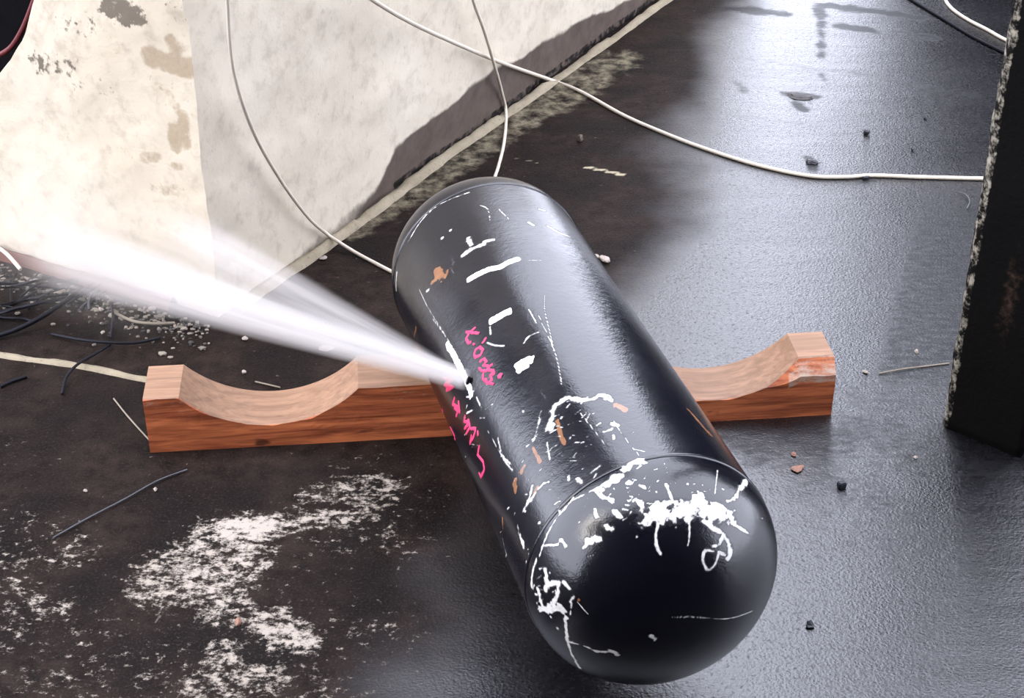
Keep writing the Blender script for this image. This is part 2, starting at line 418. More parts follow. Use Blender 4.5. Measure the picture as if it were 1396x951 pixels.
# ---- unseen wall and roof added behind the camera to dim the white wall
o = box('sky_blocker_behind', Vector((1.0, -1.6, 0)), Vector((1, 0, 0)), Vector((0, 1, 0)), (9, .2, 3.2), MATT_BLACK); o['kind'] = 'structure'
o = box('sky_blocker_overhead', Vector((1.0, -.55, 3.0)), Vector((1, 0, 0)), Vector((0, 1, 0)), (9, 2.3, .08), MATT_BLACK); o['kind'] = 'structure'

# ---- tall blackened concrete slab standing at the right edge
def slab_material():
    t = NT('blackened_concrete'); a, b = t.noise(9, 5, .6), t.noise(90, 4, .65)
    col = t.mix(a, (.0010, .0009, .001), (.004, .0034, .0033))
    rustm = t.ramp(t.math('ADD', t.attr('rust'), t.math('MULTIPLY', b, .6)), .75, 1.15)
    col = t.mix(rustm, col, (.06, .035, .025))
    ed = t.ramp(t.math('ADD', t.math('MULTIPLY', t.attr('edge'), .5), t.math('MULTIPLY', t.noise(58, 5, .7), .9)), .90, 1.08)
    col = t.mix(ed, col, t.mix(b, (.09, .075, .055), (.38, .35, .29)))
    return t.finish(col, .9, t.bump(b, .6, .003), .08)
SLAB = slab_material()
pA, pB = at(1276, 578), at(1389, 624)
e = (pB - pA).normalized(); back = Vector((-e.y, e.x, 0)); back = back if back.y > 0 else -back
Wd = (pB - pA).length
def slab_mesh():
    prof = []                                     # plan outline, rounded rough near edge
    for a in np.linspace(0, 1, 7): prof.append((.026 * (1 - math.cos(a * math.pi / 2)) * .9, .040 * (1 - math.sin(a * math.pi / 2))))
    front = [(x, 0) for x in np.linspace(.03, Wd, 14)]
    out = prof + front + [(Wd, .16), (.05, .16)]
    zs = np.linspace(0, 2.3, 150); X = []; edge = []; rust = []
    for z in zs:
        for i, (u, v) in enumerate(out):
            q = np.array([[u * 3, v * 3, z]])
            p = pA + e * u + back * v
            k = (fbm(q, 22, 4, 41)[0] - .5) * (.012 if i < 8 else .005)
            lean = -.010 * z
            X.append((p.x + e.x * (k + lean), p.y + e.y * (k + lean), z)); edge.append(1.0 if i < 7 else (.35 if i == 7 else 0.0))
            rust.append(.6 * math.exp(-((u - .085) / .03) ** 2) * math.exp(-((z - .28) / .16) ** 2) if 7 <= i < 21 else 0)
    o = grid_mesh('concrete_slab', X, len(zs), len(out), SLAB, wrap=True)
    attr(o, 'edge', edge); attr(o, 'rust', rust)
    bm = bmesh.new(); bm.from_mesh(o.data); bm.verts.ensure_lookup_table(); m = len(out); N = len(bm.verts)
    bm.faces.new([bm.verts[i] for i in range(m)]); bm.faces.new([bm.verts[N - m + i] for i in range(m)][::-1])
    bmesh.ops.recalc_face_normals(bm, faces=bm.faces); bm.to_mesh(o.data); bm.free()
    return o
tag(slab_mesh(), 'tall blackened concrete slab with pale chipped edge at right of frame', 'slab')
pc = at(1420, 604)
pblock = box('concrete_block', Vector((pc.x + .03, pc.y + .02, 0)), e, back, (.12, .12, .09), plain('pale_concrete', (.34, .31, .28), .8, .2, 30), None, .006)
tag(pblock, 'pale grey concrete block peeking past the right side of the black slab', 'block')

# ================================================================== THE CYLINDER
GAP = .105
dC = Vector((-.27188, .96233, 0)); pC = Vector((.96233, .27188, 0))
Rc, offC = .1592, .3769 * H
ZC = GAP + Rc + .0004
T_NEAR, T_FAR = .918 * H, 1.428 * H
def cpos(t): return pC * offC + dC * t + Vector((0, 0, ZC))
def steel_material():
    t = NT('black_painted_steel')
    a, b, c = t.noise(14, 5, .6), t.noise(120, 4, .6), t.noise(420, 2, .5)
    col = t.mix(a, (.0015, .0016, .0032), (.004, .0042, .008))
    col = t.mix(t.ramp(t.noise(1, 5, .7, t.mapping((9, 9, 60))), .66, .74, 0, .18), col, (.20, .20, .22))
    rm = t.ramp(t.math('ADD', t.math('MULTIPLY', t.attr('rust'), .7), t.math('MULTIPLY', b, .5)), .55, .72)
    col = t.mix(rm, col, t.mix(b, (.10, .033, .011), (.23, .115, .052)))
    wm = t.attr('white')
    wf = t.math('ADD', t.math('MULTIPLY', wm, .56), t.math('ADD', t.math('MULTIPLY', t.noise(330, 4, .7), .45), t.math('MULTIPLY', b, .25)))
    col = t.mix(t.ramp(wf, .66, .92, 0, .95), col, t.mix(t.noise(60, 3), (.42, .40, .37), (.84, .82, .78)))
    ro = t.math('ADD', .13, t.math('MULTIPLY', a, .16)); ro = t.math('ADD', ro, t.math('MULTIPLY', wm, .35), True)
    n = t.bump(a, .06, .01); n = t.bump(b, .16, .0015, n); n = t.bump(c, .22, .0006, n)
    t.b.inputs['Coat Weight'].default_value = 0.0
    return t.finish(col, ro, n, .56)
STEEL = steel_material()
NA = 640
ang = np.linspace(0, 2 * math.pi, NA, endpoint=False)
pN, zN, dN = np.array(pC), np.array((0, 0, 1.)), np.array(dC)
def lathe(prof):
    X = []
    for t_, r_ in prof:
        c0 = np.array(cpos(t_)); X.append(c0 + r_ * (np.cos(ang)[:, None] * pN + np.sin(ang)[:, None] * zN))
    return np.concatenate(X)
HD = .120                                          # depth of the pressed heads
def head_prof(t0, sgn, n=130):
    out = []
    for a in np.linspace(0, 1, n):
        q = a * math.pi / 2
        r = Rc * math.cos(q) ** .86; h = HD * math.sin(q) ** 1.0
        out.append((t0 + sgn * h, max(r, 1e-4)))
    return out
shell_prof = [(t_, Rc) for t_ in np.linspace(T_NEAR, T_FAR, 520)]
near_prof = head_prof(T_NEAR, -1); far_prof = head_prof(T_FAR, 1)[::2]
Xs, Xn, Xf = lathe(shell_prof), lathe(near_prof), lathe(far_prof)
# BVH of the complete body: marks are traced on to the true surface
def coarse():
    vs, fs = [], []; pr_ = near_prof[::-1][::6] + [(T_NEAR, Rc)] + [(t_, Rc) for t_ in np.linspace(T_NEAR + .01, T_FAR, 30)] + far_prof[::6]
    k = 160
    for t_, r_ in pr_:
        for j in range(k):
            a = 2 * math.pi * j / k; vs.append(cpos(t_) + (pC * math.cos(a) + Z * math.sin(a)) * r_)
    for i in range(len(pr_) - 1):
        for j in range(k): fs.append((i * k + j, i * k + (j + 1) % k, (i + 1) * k + (j + 1) % k, (i + 1) * k + j))
    return BVHTree.FromPolygons(vs, fs)
BVH = coarse()
def on_cyl(px, py):
    hit = BVH.ray_cast(CAM, ray(px, py))
    if hit[0] is None: return None, None
    n = hit[1]; n = -n if n.dot(ray(px, py)) > 0 else n
    return hit[0], n
# ---- scuffs, splashes, scratches (they belong to the surface): polylines of photo pixels, half width px, raggedness
def cz(x0, y0, s, pts): return [(x0 + a / s, y0 + b / s) for a, b in pts]
A_ = lambda *p: cz(560, 300, 5.283, p)            # from the enlarged views
B_ = lambda *p: cz(660, 520, 3.9625, p)
C_ = lambda *p: cz(840, 620, 5.283, p)
D_ = lambda *p: cz(680, 720, 4.118, p)
WHITE = [
    (A_((380, 250), (420, 215), (470, 195), (520, 175)), 5.5, .5), (A_((415, 130), (430, 180)), 4.5, .6), (A_((530, 155), (590, 140)), 3.8, .5), (A_((225, 130)), 3.0, .5), (A_((290, 70)), 3.0, .9),
    (A_((850, 15), (880, 35)), 3, .5), (A_((990, 45), (1060, 85), (1145, 120)), 3.5, .5), (A_((115, 510), (130, 500)), 2.0, .5), (A_((850, 640), (905, 740)), 1.2, .5), (A_((965, 540), (965, 650), (1000, 800), (1030, 940)), .8, .4),
    (A_((60, 500), (130, 640), (250, 830)), .6, .3), (A_((940, 290), (840, 290)), .7, .5), (A_((550, 880), (600, 900), (670, 905)), 1.6, .3), (A_((570, 770), (575, 820)), 1.6, .4),
    (cz(560, 430, 3.9625, ((690, 0), (780, 200), (815, 370))), .8, .4), (cz(560, 430, 3.9625, ((610, 150), (640, 110), (690, 90))), 1.6, .9), (cz(560, 430, 3.9625, ((355, 440), (375, 485))), 1.5, .7),
    (cz(560, 430, 3.9625, ((470, 660), (500, 770), (545, 830))), 1.4, .8), (cz(560, 430, 3.9625, ((120, 20), (200, 130), (260, 250))), .6, .3), (cz(560, 430, 3.9625, ((605, 515), (608, 520))), 1.6, .4),
    (B_((345, 250), (365, 200), (375, 150), (410, 110), (450, 90), (520, 100), (580, 95), (630, 70), (680, 85)), 5.2, 1.0), (B_((350, 230), (360, 260)), 4, .9), (B_((640, 80), (690, 100)), 6, .9),
    (B_((340, 330), (355, 420)), 1.8, .6), (B_((230, 350), (270, 310), (300, 205)), 2.2, 1.1), (B_((500, 525), (530, 545)), 3.5, .9), (B_((580, 490), (625, 455)), 3.0, .8), (B_((455, 510), (458, 530)), 2, .8),
    (B_((765, 475), (800, 440), (850, 430)), 5.5, 1.0), (B_((660, 560), (700, 520), (730, 510)), 4.5, 1.1), (B_((780, 545)), 4.5, .7), (B_((840, 560), (870, 570)), 2.6, 1), (B_((600, 600), (640, 620), (690, 645)), 4.0, 1.1), (B_((575, 590), (640, 585)), 3, 1.0),
    (B_((600, 690), (605, 730)), 3, .8), (B_((700, 700), (740, 735)), 3.2, 1.0), (B_((830, 640), (850, 670)), 3.8, 1.0), (B_((650, 780), (690, 795)), 4, 1.2), (B_((560, 860), (620, 850)), 4.5, 1.3), (B_((530, 905), (545, 890)), 3, 1.2), (B_((825, 840)), 2.4, .6),
    (B_((300, 940), (340, 830), (390, 740), (440, 680), (480, 630)), 2.2, .9), (B_((480, 640), (580, 590), (640, 560), (700, 520)), 1.6, 1.0), (B_((320, 885), (400, 880)), 2.6, .9), (B_((415, 855), (440, 885)), 3.2, .8), (B_((400, 680), (410, 710)), 2.6, 1), (B_((210, 700), (240, 640), (260, 560)), 3.0, 1.1),
    (B_((250, 640), (310, 560), (350, 540)), 2.6, 1.2), (B_((75, 310), (100, 400), (150, 450)), 1.5, 1.0), (B_((150, 470), (155, 480)), 2.2, .8), (B_((690, 230), (720, 235)), 4, 1.0), (B_((700, 290), (700, 310)), 2.4, .9), (B_((180, 780), (215, 880)), 2.0, 1.2), (B_((240, 930)), 3, .8),
    (B_((520, 170), (600, 270), (660, 350)), .7, .5), (B_((690, 200), (780, 330), (840, 400)), .7, .6), (B_((300, 480), (420, 380)), .7, .5), (B_((100, 850), (120, 930)), 1.5, 1.2), (B_((650, 270), (690, 255)), 3, 1.0),
    # big splash on the near head
    (C_((230, 465), (300, 430), (380, 400), (470, 400), (560, 370), (640, 380), (720, 400), (800, 430)), 13.5, .95), (C_((300, 360), (420, 340)), 6, .9), (C_((560, 310), (620, 300)), 5, 1.0), (C_((360, 210), (390, 290), (410, 330)), 3.2, .6), (C_((700, 350), (770, 370)), 4, .8),
    (C_((300, 500), (285, 580), (290, 650), (315, 710)), 2.8, .5), (C_((525, 480), (530, 560), (515, 650)), 1.8, 1.0), (C_((640, 480), (700, 530), (760, 560), (800, 620), (825, 700), (800, 750)), 4.2, .7), (C_((700, 660), (745, 640), (770, 560)), 3.6, .7), (C_((740, 700), (780, 720)), 3.2, .7),
    (C_((700, 690), (640, 690), (625, 760), (660, 825), (710, 790), (740, 710)), 2.8, .5), (C_((830, 490), (900, 530), (955, 565)), 2.6, .8), (C_((810, 430), (850, 500)), 4.0, .8), (C_((800, 335), (850, 310), (890, 240), (940, 185)), 4.0, .8), (C_((710, 280), (722, 180), (730, 110)), 1.1, .7),
    (C_((175, 330), (185, 360)), 4, 1.0), (C_((95, 200)), 4, .7), (C_((540, 165)), 2.6, .8), (C_((515, 210)), 2.8, .8), (C_((620, 215)), 2.0, .8), (C_((150, 590)), 2.6, .6), (C_((430, 520)), 1.6, .6), (C_((815, 820)), 1.8, .7), (C_((330, 440), (330, 480)), 6, .8), (C_((0, 180), (10, 160)), 5, .8),
    # splash low on the left of the near head
    (D_((220, 340), (235, 400), (250, 450)), 4.0, .8), (D_((260, 230), (270, 300), (260, 350)), 4.4, .8), (D_((275, 320), (330, 300), (335, 350), (310, 410), (280, 430)), 4.2, .6), (D_((235, 450), (290, 455), (350, 440), (370, 470)), 5.5, .8), (D_((185, 330), (190, 250), (210, 170)), 2.8, .9), (D_((340, 430), (380, 500)), 4.5, .9),
    (D_((375, 500), (380, 590), (400, 680), (430, 740), (465, 800)), 3.0, .8), (D_((405, 640), (480, 660), (560, 690), (640, 690), (665, 710)), 3.0, 1.0), (D_((400, 410), (420, 380)), 3.2, .9), (D_((365, 300), (395, 340)), 3, 1.0), (D_((410, 420), (400, 490)), 2.8, 1.0), (D_((330, 560)), 3, .8),
    (D_((120, 370), (160, 450), (210, 560)), 2.2, .9), (D_((170, 150)), 3.0, .6), (D_((155, 190)), 2.6, .6), (D_((110, 20), (140, 110)), 1.8, 1.0), (D_((295, 500)), 3, .8), (D_((440, 410), (500, 480)), 1.0, .6), (D_((180, 930), (200, 870), (170, 740)), 1.8, 1.0), (D_((850, 600), (880, 620)), 3.0, 1.6),
    (cz(600, 550, 2.372, ((750, 690), (830, 690), (930, 695), (1010, 670))), .9, .9), (cz(600, 550, 2.372, ((150, 80), (200, 170))), .9, 1.0),
    # rim wear of the far end
    (((541, 372), (540, 395)), 1.4, 1.4), (((556, 330), (575, 300), (600, 278), (640, 262)), .9, 1.4), (((655, 280), (665, 285), (668, 300)), 1.0, 1.0), (((735, 285), (742, 287)), 2.0, 1.0), (((545, 440), (560, 500)), 1.0, 1.3), (((680, 285), (695, 300)), .8, .9)]
RUST = [(A_((190, 360), (215, 390), (240, 400)), 7.5, .8), (A_((180, 430), (150, 450)), 3.2, .8), (B_((720, 130), (760, 150)), 6.0, .5), (B_((395, 210), (410, 280), (435, 340)), 3.4, .6), (B_((265, 360), (285, 400), (300, 430)), 3.4, .7),
        (B_((165, 540), (168, 590)), 6.0, .7), (B_((215, 460), (200, 490)), 3.6, .8), (B_((100, 740), (100, 790)), 3.0, .8), (B_((270, 600), (290, 570)), 2.5, .8), (A_((40, 780), (25, 830)), 3, .9), (((938, 558), (968, 592)), 3.4, .9), (((600, 295), (570, 470)), .7, 1.4), (D_((450, 400)), 2.2, .5)]
_r = random.Random(23)
for _ in range(170):
    cx, cy, sx, sy = _r.choice(((800, 620, 60, 45), (800, 690, 60, 40), (770, 580, 45, 30), (930, 670, 60, 25), (745, 800, 18, 40), (700, 690, 20, 60), (880, 660, 40, 20), (640, 560, 25, 60)))
    x0, y0 = _r.gauss(cx, sx * .6), _r.gauss(cy, sy * .6); a_ = _r.uniform(-1.3, .3); l_ = abs(_r.gauss(0, 5))
    WHITE.append((((x0, y0), (x0 + l_ * math.cos(a_), y0 + l_ * math.sin(a_))), _r.uniform(.5, 1.5), 1.1))
def paint(X, marks, nrm_scale, seed):
    val = np.zeros(len(X))
    ns = fbm(X, 210, 4, seed) - .5; nb = fbm(X, 60, 3, seed + 5) - .5
    for pix, hw, rag in marks:
        P3 = []
        if len(pix) > 2: pix = [(v.x, v.y) for v in smooth_path([(x, y, 0) for x, y in pix], 3)]
        for i, (px, py) in enumerate(pix):
            q, n = on_cyl(px, py)
            if q is not None: P3.append(q)
        if not P3: continue
        r = hw * (P3[0] - CAM).length / FPX
        A3 = np.array(P3); lo, hi = A3.min(0) - 3.2 * r - .004, A3.max(0) + 3.2 * r + .004
        idx = np.where(np.all((X > lo) & (X < hi), axis=1))[0]
        if not len(idx): continue
        d = poly_dist(X[idx], P3, [r] * max(2, len(P3)))
        v = 1 - sstep(.35, 1.45, d + (ns[idx] * 2.4 + nb[idx] * 1.8) * rag)
        val[idx] = np.maximum(val[idx], v)
    return val
cyl = thing('gas_cylinder', 'black painted steel cylinder lying on the notched timber, spraying water from its side', 'gas cylinder', tuple(cpos((T_NEAR + T_FAR) / 2) - Vector((0, 0, Rc))))
inv = cyl.location.copy()
def cyl_part(name, X, n, smooth=True):
    o = grid_mesh(name, X - np.array(inv), n, NA, STEEL, wrap=True, parent=cyl)
    attr(o, 'white', paint(X, WHITE, 1, 51)); attr(o, 'rust', paint(X, RUST, 1, 61)); return o
cyl_part('shell', Xs, len(shell_prof))
o = cyl_part('near_head', Xn, len(near_prof)); o.data.flip_normals()
o = cyl_part('far_head', Xf, len(far_prof))
def seam(name, t0, rr):
    prof = [(t0 + rr * 1.6 * math.cos(a), Rc - rr * .35 + rr * math.sin(a)) for a in np.linspace(math.pi, 0, 7)]
    X = lathe(prof) - np.array(inv); return grid_mesh(name, X, len(prof), NA, STEEL, wrap=True, parent=cyl)
for nm, t0 in (('weld_seam', T_NEAR + .004), ('weld_seam', T_FAR - .004)):
    o = seam(nm, t0, .0022); X = np.zeros(len(o.data.vertices) * 3); o.data.vertices.foreach_get('co', X)
    X = X.reshape(-1, 3) + np.array(inv); attr(o, 'white', paint(X, WHITE, 1, 51)); attr(o, 'rust', paint(X, RUST, 1, 61))
def ribbon(name, pix, hw, mat, lift=.0007, rag=.15, seed=0, parent=cyl, closed_ends=True):
    """a brush or chalk stroke lying on the steel"""
    S = []
    for (x0, y0), (x1, y1) in zip(pix[:-1], pix[1:]):
        n = max(2, int(math.hypot(x1 - x0, y1 - y0) / 1.6))
        S += [(x0 + (x1 - x0) * k / n, y0 + (y1 - y0) * k / n) for k in range(n)]
    S.append(pix[-1]); P = [on_cyl(*s) for s in S]; P = [p for p in P if p[0] is not None]
    V, F = [], []; rnd = random.Random(seed)
    for i, (p, nn) in enumerate(P):
        t_ = (P[min(i + 1, len(P) - 1)][0] - P[max(i - 1, 0)][0]); t_ = t_.normalized() if t_.length > 0 else dC
        sd = nn.cross(t_).normalized(); wd = hw * (p - CAM).length / FPX
        e_ = .62 if i in (0, len(P) - 1) else 1.0
        for k in (-1, -.5, 0, .5, 1):
            jit = 1 + rag * rnd.uniform(-1, 1) if abs(k) == 1 else 1
            q = p + sd * (k * wd * e_ * jit) + nn * .02
            h = BVH.ray_cast(q, -nn)
            q = (h[0] if h[0] is not None else q - nn * .02) + nn * (lift if abs(k) < 1 else lift * .35)
            V.append(q - inv)
    for i in range(len(P) - 1):
        for k in range(4): F.append((i * 5 + k, i * 5 + k + 1, i * 5 + k + 6, i * 5 + k + 5))
    return link_mesh(name, V, F, mat, parent, True)
PW = plain('white_paint', (.86, .86, .86), .6, .06, 200)
PINK = plain('pink_marker', (.50, .022, .095), .6, .35, 220)
for i, (pix, hw) in enumerate(((A_((405, 435), (480, 392), (560, 355), (640, 340), (700, 305), (785, 275)), 5.6), (A_((565, 735), (620, 705), (680, 670), (728, 650)), 7.0),
                (cz(560, 430, 3.9625, ((565, 285), (590, 265), (625, 245), (665, 238))), 8.0), (cz(560, 430, 3.9625, ((575, 310), (600, 285), (640, 265))), 5.5))):
    o = ribbon('paint_stroke', pix, hw, PW, .0008 + .0002 * i, .12, i)
    o['label'] = 'white paint stroke'
E_ = lambda *p: cz(560, 430, 3.9625, p)
ROW1 = [E_((352, 62), (315, 95), (300, 125), (312, 150), (330, 140)), E_((298, 88), (372, 96)), E_((338, 152), (346, 160)), E_((408, 118), (386, 152)),
        E_((342, 210), (352, 182), (375, 170), (390, 186), (378, 214), (350, 226), (342, 210)), E_((372, 250), (398, 232), (410, 250), (392, 266), (415, 272), (418, 296), (385, 300), (368, 282)),
        E_((446, 262), (420, 276), (424, 296), (446, 296), (450, 316), (428, 326)), E_((392, 312), (390, 342), (414, 364), (440, 350), (428, 322), (452, 304)), E_((404, 340), (412, 362), (450, 372))]
ROW2 = [E_((176, 335), (228, 345), (180, 375), (232, 385), (192, 402), (215, 330), (205, 405)), E_((240, 440), (226, 478), (262, 498), (246, 545)), E_((236, 500), (270, 520)), E_((258, 460), (266, 530)),
        E_((296, 535), (288, 570), (318, 580), (290, 612)), E_((310, 560), (322, 600), (300, 640)), E_((322, 610), (352, 612), (340, 655), (320, 690), (330, 640)), E_((362, 620), (364, 652)), E_((372, 700), (362, 752), (392, 790), (398, 830), (380, 872), (370, 848))]
ROW3 = [E_((84, 320), (112, 395), (140, 445)), E_((118, 430), (150, 470), (182, 545)), E_((172, 500), (176, 560)), E_((196, 585), (206, 640), (238, 690)), E_((214, 600), (240, 655)), E_((240, 655), (236, 700))]
for row, hw, nm in ((ROW1, 2.3, 'pink_writing'), (ROW2, 2.6, 'pink_writing'), (ROW3, 2.2, 'pink_writing')):
    for k, st in enumerate(row):
        o = ribbon('pink_stroke', st, hw, PINK, .0009, .25, k); o['label'] = 'pink handwritten stroke'
o = ribbon('pink_dot', E_((474, 322), (484, 326), (494, 326)), 4.2, PINK, .0009, .1, 3)
# the leak: a punched hole with white foam smeared along the steel
o = ribbon('foam_streak', E_((195, 150), (225, 200), (262, 270), (296, 340), (322, 400), (330, 445)), 5.2, PW, .0012, .2, 8); o['label'] = 'white foam streak around the leak'
HOLE, HN = on_cyl(640, 519)
hb = bmesh.new(); bmesh.ops.create_circle(hb, cap_ends=True, radius=.006, segments=20)
me = bpy.data.meshes.new('leak_hole'); hb.to_mesh(me); hb.free(); me.materials.append(MATT_BLACK)
ho = bpy.data.objects.new('leak_hole', me); COL.objects.link(ho); ho.parent = cyl
ho.location = HOLE + HN * .0022 - inv; ho.rotation_euler = HN.to_track_quat('Z', 'Y').to_euler()

# ================================================================== THE NOTCHED TIMBER
bA, bB = at(205, 617), at(1133, 565)
ex = (bB - bA).normalized(); ey = Vector((-ex.y, ex.x, 0)); BL = (bB - bA).length; BW, BH = .103, GAP
def wood(name, c0, c1, c2, pale):
    t = NT(name)
    g = t.noise(1, 6, .65, t.mapping((5, 70, 70)), .6); f = t.noise(1, 4, .6, t.mapping((14, 260, 260)))
    col = t.mix(t.ramp(g, .3, .7), c0, c1); col = t.mix(t.ramp(f, .5, .75, 0, .6), col, c2)
    kn = t.ramp(t.noise(1, 3, .5, t.mapping((9, 26, 26)), .4), .68, .76, 0, .85)
    col = t.mix(kn, col, tuple(x * .22 for x in c0))
    pm = t.ramp(t.math('ADD', t.math('MULTIPLY', t.attr('worn'), .55), t.math('MULTIPLY', t.noise(1, 5, .75, t.mapping((40, 90, 90))), .75)), .66, .95, 0, .8)
    col = t.mix(pm, col, pale)
    return t.finish(col, .62, t.bump(f, .25, .0012), .3)
W_FACE = wood('red_stained_timber', (.16, .034, .012), (.50, .145, .052), (.075, .017, .008), (.42, .36, .29))
W_SAWN = wood('sawn_timber', (.165, .092, .055), (.27, .155, .095), (.12, .072, .052), (.52, .42, .32))
def timber():
    half = .5 * BL * 236 / 935; sag = .062; r_ = (half * half + sag * sag) / (2 * sag)
    c1, c2 = BL * (368 - 203) / 935, BL * (970 - 203) / 935
    prof = [(0, BH), (BL * .02, BH), (BL * .045, BH)]
    def arc(c): return [(c + r_ * math.sin(a), BH - sag + r_ * (1 - math.cos(a))) for a in np.linspace(-math.asin(half / r_), math.asin(half / r_), 41)]
    prof += arc(c1) + [(x, BH) for x in np.linspace(c1 + half + .03, c2 - half - .03, 16)] + arc(c2) + [(BL * .965, BH), (BL * .985, BH), (BL, BH)]
    rows = [0, .12, .3, .5, .7, .88, 1.0]; zrows = 9
    V, F, mi, worn = [], [], [], []
    np_ = len(prof)
    def wane(x):                                    # bark edge lost at the right end, small chips elsewhere
        k = max(0, min(1, (x - BL * .895) / (BL * .05)))
        chip = max(0, float(fbm(np.array([[x, 0, 0]]), 30, 3, 91)[0]) - .52) * .012
        return .024 * k + chip
    # front face grid
    for j in range(zrows):
        v = j / (zrows - 1)
        for x, zt in prof:
            wn = wane(x); z = v * (zt - wn); y = 0.0
            y += (float(fbm(np.array([[x * 1.2, 0, z * 6]]), 9, 3, 93)[0]) - .5) * .003
            V.append((x, y, max(z, 0))); worn.append((.85 if v > .8 and x > BL * .93 else (.5 if v > .7 and (BL * .34 < x < BL * .45 or x < BL * .07) else .0)))
    for j in range(zrows - 1):
        for i in range(np_ - 1): F.append((j * np_ + i, j * np_ + i + 1, (j + 1) * np_ + i + 1, (j + 1) * np_ + i)); mi.append(0)
    # wane strip + top faces
    base = len(V)
    ys = [0, .04, .2, .4, .6, .8, .97, 1.0]
    for j, vy in enumerate(ys):
        for x, zt in prof:
            wn = wane(x); y = wn * .9 + (BW - wn * .9) * vy
            V.append((x, y + .0, zt - (.0015 if j in (0, len(ys) - 1) else 0))); worn.append(.55 if x > BL * .90 and vy < .1 else (.35 if x < BL * .05 else .12))
    for i in range(np_ - 1): F.append(((zrows - 1) * np_ + i, (zrows - 1) * np_ + i + 1, base + i + 1, base + i)); mi.append(0); 
    for j in range(len(ys) - 1):
        for i in range(np_ - 1): F.append((base + j * np_ + i, base + j * np_ + i + 1, base + (j + 1) * np_ + i + 1, base + (j + 1) * np_ + i)); mi.append(1)
    lb = base + (len(ys) - 1) * np_; bb = len(V)
    for x, zt in prof: V.append((x, BW, 0)); worn.append(0)
    for i in range(np_ - 1): F.append((lb + i, lb + i + 1, bb + i + 1, bb + i)); mi.append(0)
    for i in range(np_ - 1): F.append((bb + i, bb + i + 1, i + 1, i)); mi.append(0)
    for end in (0, np_ - 1):
        F.append(tuple([j * np_ + end for j in range(zrows)] + [base + j * np_ + end for j in range(len(ys))] + [bb + end])); mi.append(1)
    o = link_mesh('notched_timber', V, F, W_FACE); o.data.materials.append(W_SAWN)
    for p, m in zip(o.data.polygons, mi): p.material_index = m
    attr(o, 'worn', worn)
    bm = bmesh.new(); bm.from_mesh(o.data); bmesh.ops.recalc_face_normals(bm, faces=bm.faces); bm.to_mesh(o.data); bm.free()
    o.location = bA; o.rotation_euler.z = math.atan2(ex.y, ex.x)
    return o
tag(timber(), 'reddish timber beam with two round notches cut in its top, lying under the black cylinder', 'timber beam')
# the near end of the cylinder sits on an offcut of the same height, out of sight below it
cb = cpos(T_NEAR + .30)
chock = box('timber_chock', Vector((cb.x, cb.y, 0)), pC, dC, (.12, .10, GAP), plain('dark_wet_timber', (.03, .014, .009), .6), None, .004)
tag(chock, 'short dark timber offcut underneath the near end of the black cylinder', 'timber block')

# ================================================================== THE WATER JET
def jet_material(name, L, r0, r1, dens, pw, streak, ldens=1.0):
    t = NT(name); t.t.nodes.remove(t.b)
    sp = t.n('SeparateXYZ'); t.l(t.tc.outputs['Object'], sp.inputs[0])
    z = t.math('DIVIDE', sp.outputs[2], L, True)
    r = t.math('ADD', r0, t.math('MULTIPLY', z, r1 - r0))
    rho = t.math('DIVIDE', t.math('SQRT', t.math('ADD', t.math('MULTIPLY', sp.outputs[0], sp.outputs[0]), t.math('MULTIPLY', sp.outputs[1], sp.outputs[1]))), r)
    rad = t.math('POWER', t.math('SUBTRACT', 1.0, rho, True), pw)
    u = t.n('CombineXYZ'); t.l(t.math('DIVIDE', sp.outputs[0], r), u.inputs[0]); t.l(t.math('DIVIDE', sp.outputs[1], r), u.inputs[1]); t.l(t.math('MULTIPLY', z, .8), u.inputs[2])
    ns = t.ramp(t.noise(streak, 3, .6, u.outputs[0]), .3, .75, .25, 1.6)
    d = t.math('MULTIPLY', t.math('MULTIPLY', rad, ns), dens)
    d = t.math('MULTIPLY', d, t.math('POWER', t.math('DIVIDE', r0 * 2.2, t.math('ADD', r, r0 * 1.2)), 1.25 * ldens))
    d = t.math('MULTIPLY', d, t.math('SUBTRACT', 1.0, t.ramp(z, .8, 1.0), True))
    v = t.n('VolumePrincipled'); v.inputs['Color'].default_value = (.80, .775, .75, 1); v.inputs['Anisotropy'].default_value = .1
    t.l(d, v.inputs['Density']); t.l(v.outputs[0], t.out.inputs['Volume'])
    t.m.cycles.volume_step_rate = .12
    return t.m
def jet(name, p0, p1, r0, r1, mat, parent=None):
    L = (p1 - p0).length; V, F = [], []; n, m = 24, 14
    for i in range(m):
        z = i / (m - 1)
        for k in range(n): a = 2 * math.pi * k / n; V.append(((r0 + (r1 - r0) * z) * math.cos(a), (r0 + (r1 - r0) * z) * math.sin(a), z * L))
    for i in range(m - 1):
        for k in range(n): F.append((i * n + k, i * n + (k + 1) % n, (i + 1) * n + (k + 1) % n, (i + 1) * n + k))
    F.append(tuple(range(n))[::-1]); F.append(tuple(range((m - 1) * n, m * n)))
    o = link_mesh(name, V, F, mat, None); q = (p1 - p0).to_track_quat('Z', 'Y')
    o.rotation_mode = 'QUATERNION'; o.rotation_quaternion = q; o.location = p0
    return o
wall_hit = on_plane(40, 330, CORNER + nL * .0, nL)
start = HOLE + HN * .006
J = thing('water_jet', 'white jet of water fanning from the leak in the black cylinder to the wall', 'water jet', tuple(start))
J['kind'] = 'stuff'
def jp(name, p1, r0, r1, dens, pw, st, ld=1.0):
    L = (p1 - start).length
    o = jet(name, start, p1, r0, r1, jet_material(name + '_water', L, r0, r1, dens, pw, st, ld)); o.location = (0, 0, 0); o.parent = J
jp('jet_core', wall_hit, .016, .085, 105, 1.1, 3.0, 1.5)
up = on_plane(215, 300, CORNER + nL * .0, nL)
jp('jet_plume', up, .010, .062, 46, 1.2, 2.5)
